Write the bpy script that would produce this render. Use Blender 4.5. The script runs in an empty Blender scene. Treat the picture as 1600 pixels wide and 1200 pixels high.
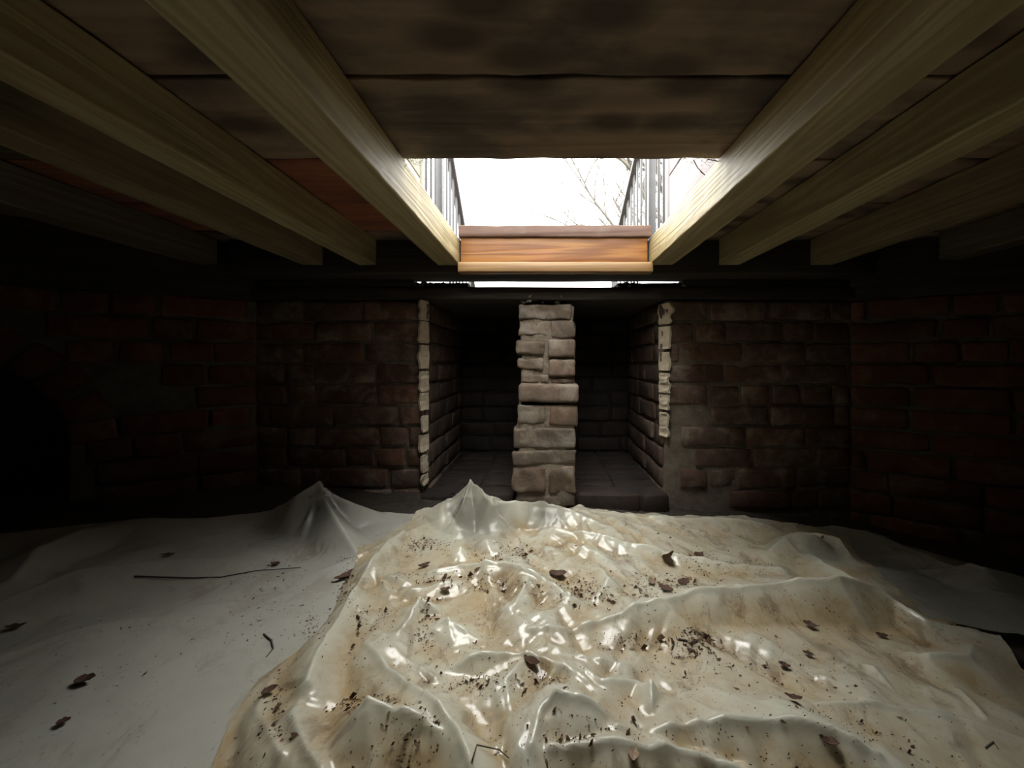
import bpy, bmesh, math, random
import numpy as np
from mathutils import Vector, Matrix, noise as mnoise
from mathutils.geometry import delaunay_2d_cdt

SC = bpy.context.scene
COL = SC.collection
F, PX0, PY0, CZ = 577.0, 850.0, 563.0, 0.60      # focal length and vanishing point in pixels, lens height

# ------------------------------------------------------------------ camera, sky, exposure
cam_d = bpy.data.cameras.new('camera')
cam_d.sensor_width = 36.0
cam_d.lens = F/1600*36
cam_d.shift_x = -50/1600
cam_d.shift_y = -37/1600
cam_d.clip_start = 0.01
cam = bpy.data.objects.new('camera', cam_d)
cam.location = (0, 0, CZ)
cam.rotation_euler = (math.pi/2, 0, 0)
COL.objects.link(cam)
SC.camera = cam
w = bpy.data.worlds.new('overcast_sky')
w.use_nodes = True
SC.world = w
_wt = w.node_tree                                  # overcast sky: a third as bright at the horizon as at the zenith
_tc = _wt.nodes.new('ShaderNodeTexCoord'); _sx = _wt.nodes.new('ShaderNodeSeparateXYZ')
_wt.links.new(_tc.outputs['Generated'], _sx.inputs[0])
_mr = _wt.nodes.new('ShaderNodeMapRange'); _mr.inputs['To Min'].default_value = .5; _mr.inputs['To Max'].default_value = 1.5
_wt.links.new(_sx.outputs['Z'], _mr.inputs['Value'])
_bg = _wt.nodes['Background']; _bg.inputs[0].default_value = (1.0, 1.0, 0.965, 1)
_wt.links.new(_mr.outputs[0], _bg.inputs[1])
SC.view_settings.view_transform = 'Standard'
SC.view_settings.look = 'None'
SC.view_settings.gamma = 1.0
SC.view_settings.exposure = 3.55
SC.view_settings.use_curve_mapping = False
SC.cycles.max_bounces = 10
SC.cycles.diffuse_bounces = 6
SC.cycles.use_denoising = True
SC.cycles.sample_clamp_indirect = 6.0

rnd = random.Random(7)

# ------------------------------------------------------------------ helpers
def W(px, py, Z):                       # point at depth Z that stands at that direction from the lens
    return Vector(((px-PX0)/F*Z, Z, CZ+(PY0-py)/F*Z))

def H(h):                               # heights were measured from the lens
    return CZ+h

def tag(o, label=None, cat=None, group=None, kind=None):
    if label: o['label'] = label
    if cat: o['category'] = cat
    if group: o['group'] = group
    if kind: o['kind'] = kind
    return o

def link(name, me, mat, parent=None):
    o = bpy.data.objects.new(name, me)
    if mat and not me.materials: me.materials.append(mat)
    COL.objects.link(o)
    if parent: o.parent = parent
    return o

def empty(name, loc=(0, 0, 0), rz=0):
    o = bpy.data.objects.new(name, None)
    o.location = loc; o.rotation_euler = (0, 0, rz)
    o.empty_display_size = .05
    COL.objects.link(o)
    return o

def me_from(name, vs, fs, smooth=False):
    me = bpy.data.meshes.new(name)
    me.from_pydata([tuple(v) for v in vs], [], fs)
    me.update()
    if smooth: me.polygons.foreach_set('use_smooth', [True]*len(me.polygons))
    return me

def grid_box(name, sx, sy, sz, cuts=(1, 1, 1), bev=0.004, wob=0.0, seed=0, smooth=True, pillow=0.0):
    """box centred on its origin whose surface is a grid: rounded arrises and an uneven face"""
    def axis(s, n):
        h = s/2; b = min(bev, h*.6)
        a = [-h, -h+b] + [-h+b+(2*h-2*b)*k/n for k in range(1, n)] + [h-b, h]
        return a
    ax = [axis(s, n) for s, n in zip((sx, sy, sz), cuts)]
    idx = {}; vs = []; fs = []
    def vert(i, j, k):
        key = (i, j, k)
        if key not in idx:
            p = [ax[0][i], ax[1][j], ax[2][k]]
            at = [i in (0, len(ax[0])-1), j in (0, len(ax[1])-1), k in (0, len(ax[2])-1)]
            n = sum(at)
            if n >= 2:                   # pull edges and corners in
                q = .30 if n == 2 else .45
                for a in range(3):
                    if at[a]: p[a] -= math.copysign(min(bev, (sx, sy, sz)[a]*.3)*q, p[a])
            v = Vector(p)
            if wob:
                s = Vector((seed*3.7, seed*1.9, seed*5.3))
                d = mnoise.noise_vector(v*14+s)*wob + mnoise.noise_vector(v*45+s)*wob*.5
                v += d
            idx[key] = len(vs); vs.append(v)
        return idx[key]
    n = [len(a)-1 for a in ax]
    for a, b, c in ((0, 1, 2), (1, 2, 0), (2, 0, 1)):
        for side in (0, n[c]):
            for i in range(n[a]):
                for j in range(n[b]):
                    q = []
                    for di, dj in ((0, 0), (1, 0), (1, 1), (0, 1)):
                        t = [0, 0, 0]; t[a] = i+di; t[b] = j+dj; t[c] = side
                        q.append(vert(*t))
                    fs.append(q if side else q[::-1])
    me = me_from(name, vs, fs, smooth)
    return me

def box_between(name, x0, x1, y0, y1, z0, z1, mat, parent=None, **kw):
    me = grid_box(name, x1-x0, y1-y0, z1-z0, **kw)
    o = link(name, me, mat, parent)
    o.location = ((x0+x1)/2, (y0+y1)/2, (z0+z1)/2)
    return o

def tube_data(pts, r0, r1=None, n=6):
    vs, fs = [], []
    r1 = r0 if r1 is None else r1
    m = len(pts)
    for i, p in enumerate(pts):
        d = (pts[min(i+1, m-1)]-pts[max(i-1, 0)])
        if d.length < 1e-9: d = Vector((0, 0, 1))
        d.normalize()
        u = d.cross(Vector((0.31, 0.2, 1))).normalized() if abs(d.z) < .95 else d.cross(Vector((1, 0, 0))).normalized()
        v = d.cross(u)
        r = r0+(r1-r0)*i/max(m-1, 1)
        for k in range(n):
            a = 2*math.pi*k/n
            vs.append(p+u*math.cos(a)*r+v*math.sin(a)*r)
    for i in range(m-1):
        for k in range(n):
            a = i*n+k; b = i*n+(k+1) % n
            fs.append((a, b, b+n, a+n))
    fs.append(tuple(range(n))[::-1]); fs.append(tuple((m-1)*n+k for k in range(n)))
    return vs, fs

def merge(parts):
    vs, fs = [], []
    for v, f in parts:
        o = len(vs); vs += v; fs += [tuple(i+o for i in q) for q in f]
    return vs, fs

# ------------------------------------------------------------------ materials
class NT:
    def __init__(s, name):
        s.m = bpy.data.materials.new(name); s.m.use_nodes = True
        s.t = s.m.node_tree; s.b = s.t.nodes['Principled BSDF']; s.out = s.t.nodes['Material Output']
    def n(s, typ, **kw):
        nd = s.t.nodes.new(typ)
        for k, v in kw.items():
            if k.startswith('i_'):
                key = k[2:]
                key = int(key) if key.isdigit() else key
                nd.inputs[key].default_value = v
            else: setattr(nd, k, v)
        return nd
    def l(s, a, b): s.t.links.new(a, b)
    def ramp(s, src, stops):
        r = s.n('ShaderNodeValToRGB')
        e = r.color_ramp.elements
        while len(e) < len(stops): e.new(0.5)
        for x, (p, c) in zip(e, stops):
            x.position = p; x.color = c if len(c) == 4 else (*c, 1)
        s.l(src, r.inputs[0]); return r.outputs[0]
    def noise(s, vec, scale, detail=4, rough=.55, dist=0.0):
        n = s.n('ShaderNodeTexNoise'); n.inputs['Scale'].default_value = scale
        n.inputs['Detail'].default_value = detail; n.inputs['Roughness'].default_value = rough
        n.inputs['Distortion'].default_value = dist
        s.l(vec, n.inputs['Vector']); return n.outputs['Fac']
    def mix(s, fac, a, b, blend='MIX'):
        n = s.n('ShaderNodeMix', data_type='RGBA', blend_type=blend)
        for sock, v in ((n.inputs[0], fac), (n.inputs[6], a), (n.inputs[7], b)):
            if hasattr(v, 'node'): s.l(v, sock)
            else: sock.default_value = v if not isinstance(v, tuple) else (*v, 1)[:4]
        return n.outputs[2]
    def math(s, op, a, b=0.0, clamp=False):
        n = s.n('ShaderNodeMath', operation=op, use_clamp=clamp)
        for sock, v in ((n.inputs[0], a), (n.inputs[1], b)):
            if hasattr(v, 'node'): s.l(v, sock)
            else: sock.default_value = v
        return n.outputs[0]
    def bump(s, src, strength, dist=.002, after=None):
        n = s.n('ShaderNodeBump'); n.inputs['Strength'].default_value = strength
        n.inputs['Distance'].default_value = dist
        s.l(src, n.inputs['Height'])
        if after is not None: s.l(after, n.inputs['Normal'])
        return n.outputs[0]
    def coords(s, scale=(1, 1, 1), world=False, shift=True):
        tc = s.n('ShaderNodeTexCoord')
        mp = s.n('ShaderNodeMapping'); mp.inputs['Scale'].default_value = scale
        if world:
            g = s.n('ShaderNodeNewGeometry'); s.l(g.outputs['Position'], mp.inputs['Vector'])
        else:
            if shift:
                oi = s.n('ShaderNodeObjectInfo')
                vm = s.n('ShaderNodeVectorMath', operation='MULTIPLY_ADD')
                s.l(oi.outputs['Random'], vm.inputs[0]); vm.inputs[1].default_value = (17, 23, 31)
                s.l(tc.outputs['Object'], vm.inputs[2]); s.l(vm.outputs[0], mp.inputs['Vector'])
            else: s.l(tc.outputs['Object'], mp.inputs['Vector'])
        return mp.outputs[0]

def brick_mat(name, tones, lime=.35, soot=.35):
    q = NT(name); g = q.coords(world=True)
    oi = q.n('ShaderNodeObjectInfo')
    n = len(tones)
    base = q.ramp(oi.outputs['Random'], [(i/(n-1) if n > 1 else 0, c) for i, c in enumerate(tones)])
    n1 = q.noise(g, 22, 6, .6)
    base = q.mix(q.ramp(n1, [(.35, (0, 0, 0)), (.75, (1, 1, 1))]), base, tuple(c*.55 for c in tones[0]))
    n2 = q.noise(g, 9, 7, .65, .4)
    base = q.mix(q.math('MULTIPLY', q.ramp(n2, [(.50, (0, 0, 0)), (.68, (1, 1, 1))]), lime), base, (.36, .32, .26))
    n3 = q.noise(g, 3.1, 5, .6)
    base = q.mix(q.math('MULTIPLY', q.ramp(n3, [(.45, (0, 0, 0)), (.7, (1, 1, 1))]), soot), base, (.035, .028, .024))
    q.l(base, q.b.inputs['Base Color']); q.b.inputs['Roughness'].default_value = .9
    q.l(q.bump(q.noise(g, 70, 8, .7), .7, .004, q.bump(n1, .5, .006)), q.b.inputs['Normal'])
    return q.m

def mortar_mat(name, c1, c2, sc=18):
    q = NT(name); g = q.coords(world=True)
    n1 = q.noise(g, sc, 8, .65)
    q.l(q.ramp(n1, [(.3, c1), (.7, c2)]), q.b.inputs['Base Color'])
    q.b.inputs['Roughness'].default_value = .95
    q.l(q.bump(n1, .9, .012, q.bump(q.noise(g, 90, 6, .7), .6, .003)), q.b.inputs['Normal'])
    return q.m

def wood_mat(name, light, dark, axis='Y', knots=.6, rough=.6, ring=9.0, stain=None, stain_amt=.5, bump=.35, ks=.1, fine=11, flat=False):
    q = NT(name)
    sc = {'Y': (1, .05, 1), 'X': (.05, 1, 1)}[axis]
    v = q.coords(scale=sc)
    n0 = q.noise(v, fine, 3, .5, .6)
    rings = q.math('SINE', q.math('MULTIPLY', n0, ring*6.0))
    rings = q.math('MULTIPLY_ADD', rings, .5); rings.node.inputs[2].default_value = .5
    col = q.mix(q.math('MULTIPLY', rings, .75), light, dark)
    fib = q.noise(v, 120, 3, .6)
    col = q.mix(q.math('MULTIPLY', q.ramp(fib, [(.4, (0, 0, 0)), (.7, (1, 1, 1))]), .35), col, dark)
    vo = q.coords(scale={'Y': (1, .45, 1), 'X': (.45, 1, 1)}[axis])
    if knots:
        vr = q.n('ShaderNodeTexVoronoi'); vr.inputs['Scale'].default_value = 9.0 if flat else 3.2
        if flat: vr.voronoi_dimensions = '2D'
        q.l(vo, vr.inputs['Vector'])
        k = q.ramp(vr.outputs['Distance'], [(ks*.5, (1, 1, 1)), (ks*1.4, (0, 0, 0))])
        col = q.mix(q.math('MULTIPLY', k, knots), col, tuple(c*.25 for c in dark))
    if stain:
        s = q.noise(vo, 5.5, 5, .6, .3)
        col = q.mix(q.math('MULTIPLY', q.ramp(s, [(.5, (0, 0, 0)), (.66, (1, 1, 1))]), stain_amt), col, stain)
    q.l(col, q.b.inputs['Base Color']); q.b.inputs['Roughness'].default_value = rough
    q.l(q.bump(rings, bump, .0015, q.bump(fib, bump, .0012)), q.b.inputs['Normal'])
    return q.m

def plain_mat(name, c, rough=.7, c2=None, sc=20, metal=0):
    q = NT(name)
    if c2:
        q.l(q.ramp(q.noise(q.coords(), sc, 5, .6), [(.3, c), (.7, c2)]), q.b.inputs['Base Color'])
    else: q.b.inputs['Base Color'].default_value = (*c, 1)
    q.b.inputs['Roughness'].default_value = rough; q.b.inputs['Metallic'].default_value = metal
    return q.m

M_PIER = brick_mat('sooty_brick', [(.125, .07, .05), (.18, .10, .065), (.14, .10, .075), (.20, .095, .056), (.10, .05, .038)], .55, .3)
M_JAMB = brick_mat('jamb_brick', [(.12, .075, .055), (.15, .095, .065), (.10, .06, .05)], .35, .6)
M_NICHE = brick_mat('niche_shade_brick', [(.026, .018, .014), (.036, .022, .016), (.022, .016, .013)], .05, .6)  # darkness of the unlit niche put into the brick colour
M_PILLAR = brick_mat('dusty_brick', [(.19, .14, .10), (.18, .14, .105), (.22, .14, .095), (.20, .155, .115)], .75, .3)
M_RED = brick_mat('red_brick', [(.17, .055, .038), (.21, .075, .042), (.10, .042, .034), (.18, .055, .038), (.13, .055, .04)], .25, .6)
M_MORT = mortar_mat('old_mortar', (.08, .074, .06), (.17, .158, .125))
M_MORT_D = mortar_mat('dark_mortar', (.10, .08, .06), (.22, .18, .14))
M_SHADE_MORT = mortar_mat('niche_shade_mortar', (.014, .011, .009), (.04, .03, .024))  # mortar darkened likewise, the niche's shade painted in
M_MORT_P = mortar_mat('sandy_mortar', (.14, .11, .08), (.30, .25, .19), 30)
M_LIT_EDGE = mortar_mat('lime_parging', (.55, .47, .34), (.78, .68, .52), 40)  # pale so the colour carries the light on the niche edges
M_SOIL = mortar_mat('soil', (.02, .016, .012), (.06, .048, .035), 30)
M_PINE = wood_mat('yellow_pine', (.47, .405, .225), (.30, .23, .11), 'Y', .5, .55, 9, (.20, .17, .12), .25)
M_PINE_D = wood_mat('shaded_pine', (.17, .145, .10), (.10, .08, .05), 'Y', .5, .7, 9, (.10, .08, .06), .5)  # pine darkened in colour for the less lit outermost joists
M_PINE_M = wood_mat('tan_pine', (.31, .26, .145), (.20, .155, .08), 'Y', .5, .6, 9, (.12, .10, .07), .4)  # copy of the pine with part of the shade painted in
M_ORANGE = wood_mat('orange_pine', (.34, .15, .032), (.15, .045, .010), 'X', .5, .5, 7, (.36, .12, .04), .5)
M_ORANGE2 = wood_mat('amber_pine', (.34, .21, .085), (.24, .13, .05), 'X', .3, .5, 5, (.18, .13, .07), .5)
M_BEAM = wood_mat('dark_beam', (.06, .05, .04), (.03, .024, .02), 'X', .3, .85, 7, (.015, .013, .012), .5)
M_DECK = wood_mat('brown_decking', (.30, .215, .145), (.20, .14, .09), 'X', .85, .75, 6, (.06, .05, .04), .8, .3, .26, 7, True)
M_DECK_R = wood_mat('red_decking', (.34, .12, .06), (.22, .075, .04), 'X', .4, .7, 6, (.1, .04, .03), .5)
M_DECKTOP = wood_mat('weathered_decking', (.19, .12, .095), (.12, .07, .055), 'X', .3, .8, 6, (.32, .29, .26), .6)
M_RAIL = plain_mat('grey_paint', (.022, .022, .024), .5, (.035, .035, .038))
M_LILAC = plain_mat('pale_mauve_paint', (.15, .125, .13), .6, (.18, .155, .16), 8)
M_CREAM = plain_mat('cream_paint', (.16, .15, .10), .6, (.2, .185, .13), 8)
M_BARK = plain_mat('bark', (.07, .055, .045), .9, (.12, .10, .085), 30)
M_TREE = plain_mat('pale_bark', (.09, .08, .07), .9, (.14, .125, .11), 30)
M_LEAF = plain_mat('dead_leaf_brown', (.045, .022, .014), .75, (.12, .055, .032), 60)
M_LEAF_P = plain_mat('dead_leaf_pale', (.20, .13, .08), .75, (.30, .22, .15), 60)
M_CRUMB = plain_mat('litter_crumbs', (.05, .026, .014), .9, (.15, .085, .045), 60)
M_GRASS = plain_mat('lawn', (.05, .075, .03), .95, (.10, .11, .06), 5)
M_WEB = plain_mat('cobweb', (.5, .48, .42), .8)
M_DARKPLANK = wood_mat('old_plank', (.15, .11, .085), (.09, .065, .05), 'X', .4, .85, 6, (.04, .035, .03), .6)

def film_mat(name, clean, dirty, dirt_gain, spots=.6, rough=.3, blotch=0.0, coat=.75):
    q = NT(name); g = q.coords(shift=False)
    at = q.n('ShaderNodeAttribute', attribute_name='dirt')
    ac = q.n('ShaderNodeAttribute', attribute_name='clear')
    n1 = q.noise(g, 7, 8, .65, .5)
    n2 = q.noise(g, 38, 6, .7)
    d = q.math('ADD', q.math('MULTIPLY', at.outputs['Fac'], dirt_gain), q.math('SUBTRACT', n1, .5))
    d = q.ramp(d, [(.25, (0, 0, 0)), (.75, (1, 1, 1))])
    d = q.math('MULTIPLY', d, q.ramp(n2, [(.25, (.45, .45, .45)), (.6, (1, 1, 1))]))
    col = q.mix(d, clean, dirty)
    # rusty brown stains and fine mud spatter lying on the film
    n3 = q.noise(q.coords(scale=(1, .55, 1), shift=False), 13, 9, .72, .8)
    st = q.math('MULTIPLY', q.ramp(n3, [(.53, (0, 0, 0)), (.62, (1, 1, 1))]), q.math('MULTIPLY', at.outputs['Fac'], spots, True))
    col = q.mix(st, col, (.24, .14, .06))
    vr = q.n('ShaderNodeTexVoronoi'); vr.inputs['Scale'].default_value = 85; vr.inputs['Randomness'].default_value = 1
    q.l(g, vr.inputs['Vector'])
    sp = q.ramp(vr.outputs['Distance'], [(.10, (1, 1, 1)), (.2, (0, 0, 0))])
    sp = q.math('MULTIPLY', sp, q.ramp(q.noise(g, 6, 5, .6), [(.5, (0, 0, 0)), (.6, (1, 1, 1))]))
    sp = q.math('MULTIPLY', sp, q.math('MULTIPLY', at.outputs['Fac'], 1.5*spots, True))
    col = q.mix(sp, col, (.10, .055, .028))
    if blotch:
        n5 = q.noise(g, 3.2, 4, .6, .4)
        col = q.mix(q.math('MULTIPLY', q.ramp(n5, [(.45, (0, 0, 0)), (.7, (1, 1, 1))]), blotch), col, tuple(c*.55 for c in clean))
    q.l(col, q.b.inputs['Base Color'])
    q.l(q.ramp(n1, [(.3, (rough,)*3), (.7, (rough+.22,)*3)]), q.b.inputs['Roughness'])
    q.b.inputs['Specular IOR Level'].default_value = .5
    q.l(q.math('MAXIMUM', ac.outputs['Fac'], coat), q.b.inputs['Coat Weight']); q.b.inputs['Coat Roughness'].default_value = .17; q.b.inputs['Coat IOR'].default_value = 1.6
    wv = q.noise(q.coords(scale=(1, .35, 1), shift=False), 24, 3, .5, .8)
    q.l(q.bump(q.noise(g, 140, 3, .5), .12, .002, q.bump(wv, .10, .003)), q.b.inputs['Normal'])
    tr = q.n('ShaderNodeBsdfTransparent'); tl = q.n('ShaderNodeBsdfTranslucent')
    q.l(col, tl.inputs['Color'])
    m1 = q.n('ShaderNodeMixShader'); m1.inputs[0].default_value = .38
    q.l(q.b.outputs[0], m1.inputs[1]); q.l(tl.outputs[0], m1.inputs[2])
    m2 = q.n('ShaderNodeMixShader')
    q.l(q.math('MULTIPLY', ac.outputs['Fac'], .66), m2.inputs[0])
    q.l(m1.outputs[0], m2.inputs[1]); q.l(tr.outputs[0], m2.inputs[2])
    q.l(m2.outputs[0], q.out.inputs[0])
    return q.m

M_FILM = film_mat('muddy_film', (.84, .82, .68), (.62, .47, .26), 1.0, .9)
M_FILM_L = film_mat('dusty_film', (.78, .77, .67), (.42, .37, .27), .45, .6, .36, .4, .6)
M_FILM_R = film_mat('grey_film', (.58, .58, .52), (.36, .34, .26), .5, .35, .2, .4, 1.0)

# ------------------------------------------------------------------ the shell
SL = -0.06                                   # the ground falls towards the right
def base(X):
    return CZ-.60+SL*np.clip(X, -1.9, 1.9)

def soil_mesh():
    xs = np.linspace(-2.9, 2.9, 90); ys = np.linspace(-1.5, 2.3, 60)
    vs = [(x, y, float(base(x))-.012+.008*mnoise.noise(Vector((x*5, y*5, 0)))) for y in ys for x in xs]
    n = len(xs)
    fs = [(j*n+i, j*n+i+1, (j+1)*n+i+1, (j+1)*n+i) for j in range(len(ys)-1) for i in range(n-1)]
    return me_from('floor', vs, fs, True)
tag(link('floor', soil_mesh(), M_SOIL), 'dark bare soil under the plastic sheets', kind='structure')

# brick stock shared between alike bricks
def stock(prefix, sx, sz, k, wob=.0065, cuts=(4, 2, 2)):
    return [grid_box('%s_%d' % (prefix, i), sx, .10, sz, cuts=cuts, bev=.008, wob=wob, seed=i+sum(map(ord, prefix))) for i in range(k)]
COURSE = .0915
LONG = stock('stretcher', .255, .080, 8)
SHORT = stock('half', .120, .080, 6, cuts=(2, 2, 2))

def lay(parent, mat, origin, u, length, z0, courses, keep=lambda s, z: True, inset=.0, seed=1, wobz=.002, header_p=.35, lz=COURSE):
    """bricks in courses along direction u from origin; the outer faces look to the left-hand normal"""
    r = random.Random(seed)
    u = Vector((u[0], u[1], 0)).normalized(); nrm = Vector((u.y, -u.x, 0))
    ang = math.atan2(u.y, u.x)
    for c in range(courses):
        s = -r.choice((.0, .07, .13))
        z = z0+c*lz+lz/2
        while s < length:
            hd = r.random() < header_p
            L = .120 if hd else .255
            L *= r.uniform(.94, 1.05)
            a, b = max(s, 0), min(s+L, length)
            if b-a > .035 and keep((a+b)/2, z) and keep(a+.01, z) and keep(b-.01, z):
                me = r.choice(SHORT if (b-a) < .17 else LONG)
                o = link('brick', me, None, parent)
                if not me.materials: me.materials.append(mat)
                o.material_slots[0].link = 'OBJECT'; o.material_slots[0].material = mat
                p = Vector(origin)+u*((a+b)/2)-nrm*(.05+inset-r.uniform(-.005, .006))
                o.location = (p.x, p.y, z+r.uniform(-wobz, wobz))
                o.scale = ((b-a-.0)/(.120 if (b-a) < .17 else .255), 1, r.uniform(.95, 1.04))
                o.rotation_euler = (r.uniform(-.02, .02), r.uniform(-.012, .012), ang+(math.pi if r.random() < .5 else 0)+r.uniform(-.015, .015))
            s += L+r.uniform(.009, .016)

def core(name, quads, mat, parent=None):
    """mortar faces behind the bricks, each quad (p0, u, len, z0, z1, thickness) a slab with an uneven skin"""
    bm_v, bm_f = [], []
    for (p0, u, L, z0, z1, th) in quads:
        u = Vector((u[0], u[1], 0)).normalized(); nrm = Vector((u.y, -u.x, 0))
        me = grid_box('t', L, th, z1-z0, cuts=(max(2, int(L/.04)), 1, max(2, int((z1-z0)/.03))), bev=.01, wob=.006, seed=3)
        mx = Matrix.Translation(Vector((p0[0], p0[1], 0))+u*(L/2)-nrm*(th/2)+Vector((0, 0, (z0+z1)/2))) @ Matrix.Rotation(math.atan2(u.y, u.x), 4, 'Z')
        off = len(bm_v)
        bm_v += [mx @ v.co for v in me.vertices]
        bm_f += [tuple(i+off for i in f.vertices) for f in me.polygons]
        bpy.data.meshes.remove(me)
    return link(name, me_from(name, bm_v, bm_f, True), mat, parent)

ZP = 1.60; XL, XR = -.513, .513             # face of the piers and the jambs of the niche
CL, CR = -1.248, 1.33                        # corners with the side walls
ZB = 2.28
ZT = H(.262); Z0 = H(-.66)
NC = 10
zc0 = ZT-NC*COURSE
core('t', [((CL-.1, ZP+.012), (1, 0), XL-CL+.1-.014, H(-.8), ZT, .78), ((XR+.014, ZP+.012), (1, 0), CR-XR+.1, H(-.8), ZT, .78)],
     M_MORT_D).name = 'wall_back'
wall_back = bpy.data.objects['wall_back']
tag(wall_back, 'sooty brick back wall with a deep niche between two piers', kind='structure')
core('niche_lining', [((XL-.05, ZB+.012), (1, 0), XR-XL+.1, H(-.62), H(.263), .10), ((XL-.02, ZP-.03), (1, 0), XR-XL+.04, H(-.8), H(-.575), .75)], M_SHADE_MORT, wall_back)
lay(wall_back, M_PIER, (CL, ZP, 0), (1, 0, 0), XL-CL-.022, zc0, NC, seed=11, inset=.004)
lay(wall_back, M_PIER, (XR+.022, ZP, 0), (1, 0, 0), CR-XR-.022, zc0, NC, seed=5, inset=.004, keep=lambda s, z: not (z < H(-.24) and s < .03))
lay(wall_back, M_JAMB, (XL, ZP+.02, 0), (0, 1, 0), ZB-ZP-.02, zc0, NC, seed=21, inset=.0)
lay(wall_back, M_JAMB, (XR, ZB, 0), (0, -1, 0), ZB-ZP-.02, zc0, NC, seed=22, inset=.0)
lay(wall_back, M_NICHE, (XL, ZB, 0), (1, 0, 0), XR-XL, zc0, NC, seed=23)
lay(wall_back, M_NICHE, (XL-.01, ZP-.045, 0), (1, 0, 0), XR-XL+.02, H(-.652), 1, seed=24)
for i in range(8):                           # brick floor of the niche
    for j in range(5):
        o = link('brick', rnd.choice(LONG), None, wall_back)
        o.material_slots[0].link = 'OBJECT'; o.material_slots[0].material = M_NICHE
        o.location = (XL+.13+j*.2, ZP+.03+i*.09, H(-.605)+rnd.uniform(-.003, .003))
        o.scale = (.75, .8, 1); o.rotation_euler = (0, 0, rnd.uniform(-.03, .03))
# lit arrises of the niche, light put into their pale colour, in broken lengths
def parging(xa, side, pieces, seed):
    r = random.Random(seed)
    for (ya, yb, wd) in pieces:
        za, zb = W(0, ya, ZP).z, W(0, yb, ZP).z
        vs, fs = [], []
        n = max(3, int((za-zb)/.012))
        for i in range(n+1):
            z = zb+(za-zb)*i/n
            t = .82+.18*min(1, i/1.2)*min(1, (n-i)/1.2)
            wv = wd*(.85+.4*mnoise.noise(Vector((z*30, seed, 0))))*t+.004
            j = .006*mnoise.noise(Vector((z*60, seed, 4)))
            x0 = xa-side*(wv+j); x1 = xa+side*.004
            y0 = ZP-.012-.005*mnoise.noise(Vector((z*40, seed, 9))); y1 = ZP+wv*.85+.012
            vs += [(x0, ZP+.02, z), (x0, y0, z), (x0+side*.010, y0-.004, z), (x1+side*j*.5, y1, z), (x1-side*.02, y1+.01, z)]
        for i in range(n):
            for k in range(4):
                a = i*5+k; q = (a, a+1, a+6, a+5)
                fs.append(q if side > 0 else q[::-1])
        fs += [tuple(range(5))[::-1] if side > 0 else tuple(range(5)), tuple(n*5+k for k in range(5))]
        o = link('lit_mortar_edge', me_from('lit_mortar_edge', vs, fs, False), M_LIT_EDGE, wall_back)
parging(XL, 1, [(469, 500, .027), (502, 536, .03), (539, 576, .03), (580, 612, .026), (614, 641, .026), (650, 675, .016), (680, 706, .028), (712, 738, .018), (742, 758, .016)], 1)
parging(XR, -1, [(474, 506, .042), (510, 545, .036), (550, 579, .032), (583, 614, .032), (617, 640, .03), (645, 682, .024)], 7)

# side walls
UL = Vector((.843, .54, 0)).normalized()      # left wall runs from its near end up to the corner
UR = Vector((.85, -.53, 0)).normalized()
LEN = 1.5
PL = Vector((CL, ZP, 0))-UL*LEN
PR = Vector((CR, ZP, 0))
ARC_C, ARC_R, ARC_H = LEN-.88, .35, H(-.31)   # arch in wall coordinates
def arch_free(pad):
    def k(s, z):
        if abs(s-ARC_C) < ARC_R+ (pad if z > ARC_H else 0.0) and z < ARC_H: return False
        if z >= ARC_H and math.hypot(s-ARC_C, z-ARC_H) < ARC_R+pad: return False
        return True
    return k
def arched_skin(name, mat):
    """wall slab with the arched opening cut out, 0.24 deep"""
    n = 26; zt = ZT; zb = H(-.85)
    nrm = Vector((UL.y, -UL.x, 0))
    out, inn = [], []
    ring = [(ARC_C-ARC_R, zb), (ARC_C-ARC_R, ARC_H)] + [(ARC_C-ARC_R*math.cos(math.pi*i/n), ARC_H+ARC_R*math.sin(math.pi*i/n)) for i in range(1, n)] + [(ARC_C+ARC_R, ARC_H), (ARC_C+ARC_R, zb)]
    outer = []
    for (s, z) in ring:
        if z <= ARC_H: outer.append((0.0 if s < ARC_C else LEN, z))
        else:
            dx, dz = s-ARC_C, z-ARC_H
            k = min((zt-ARC_H)/max(dz, 1e-6), ((LEN-ARC_C) if dx > 0 else ARC_C)/max(abs(dx), 1e-6))
            outer.append((ARC_C+dx*k, ARC_H+dz*k))
    # corners filled by clamping the nearest ones
    for cx in (0.0, LEN):
        i = min(range(len(outer)), key=lambda i: (outer[i][0]-cx)**2+(outer[i][1]-zt)**2); outer[i] = (cx, zt)
    vs, fs = [], []
    for (s, z), (a, b) in zip(ring, outer):
        for q, d in ((s, .012), (a, .012), (s, .5), (a, .5)):
            zz = z if q == s and (q, d) in ((s, .012), (s, .5)) else b
            p = PL+UL*q-nrm*d
            vs.append((p.x, p.y, zz))
    m = len(ring)
    for i in range(m-1):
        a, b = i*4, i*4+4
        fs += [(a, a+1, b+1, b), (a+2, b+2, b+3, a+3), (a, b, b+2, a+2), (a+1, a+3, b+3, b+1)]
    # back of the arched niche
    p = [PL+UL*(ARC_C-ARC_R-.05)-nrm*.5, PL+UL*(ARC_C+ARC_R+.05)-nrm*.5]
    o = len(vs)
    vs += [(p[0].x, p[0].y, zb), (p[1].x, p[1].y, zb), (p[1].x, p[1].y, zt), (p[0].x, p[0].y, zt)]
    fs.append((o, o+1, o+2, o+3))
    return link(name, me_from(name, vs, fs), mat)
wall_left = arched_skin('wall_left', M_MORT)
tag(wall_left, 'red brick left wall with a dark arched opening', kind='structure')
lay(wall_left, M_RED, PL, UL, LEN, zc0, NC, keep=arch_free(.125), seed=31)
nrmL = Vector((UL.y, -UL.x, 0))
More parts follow.
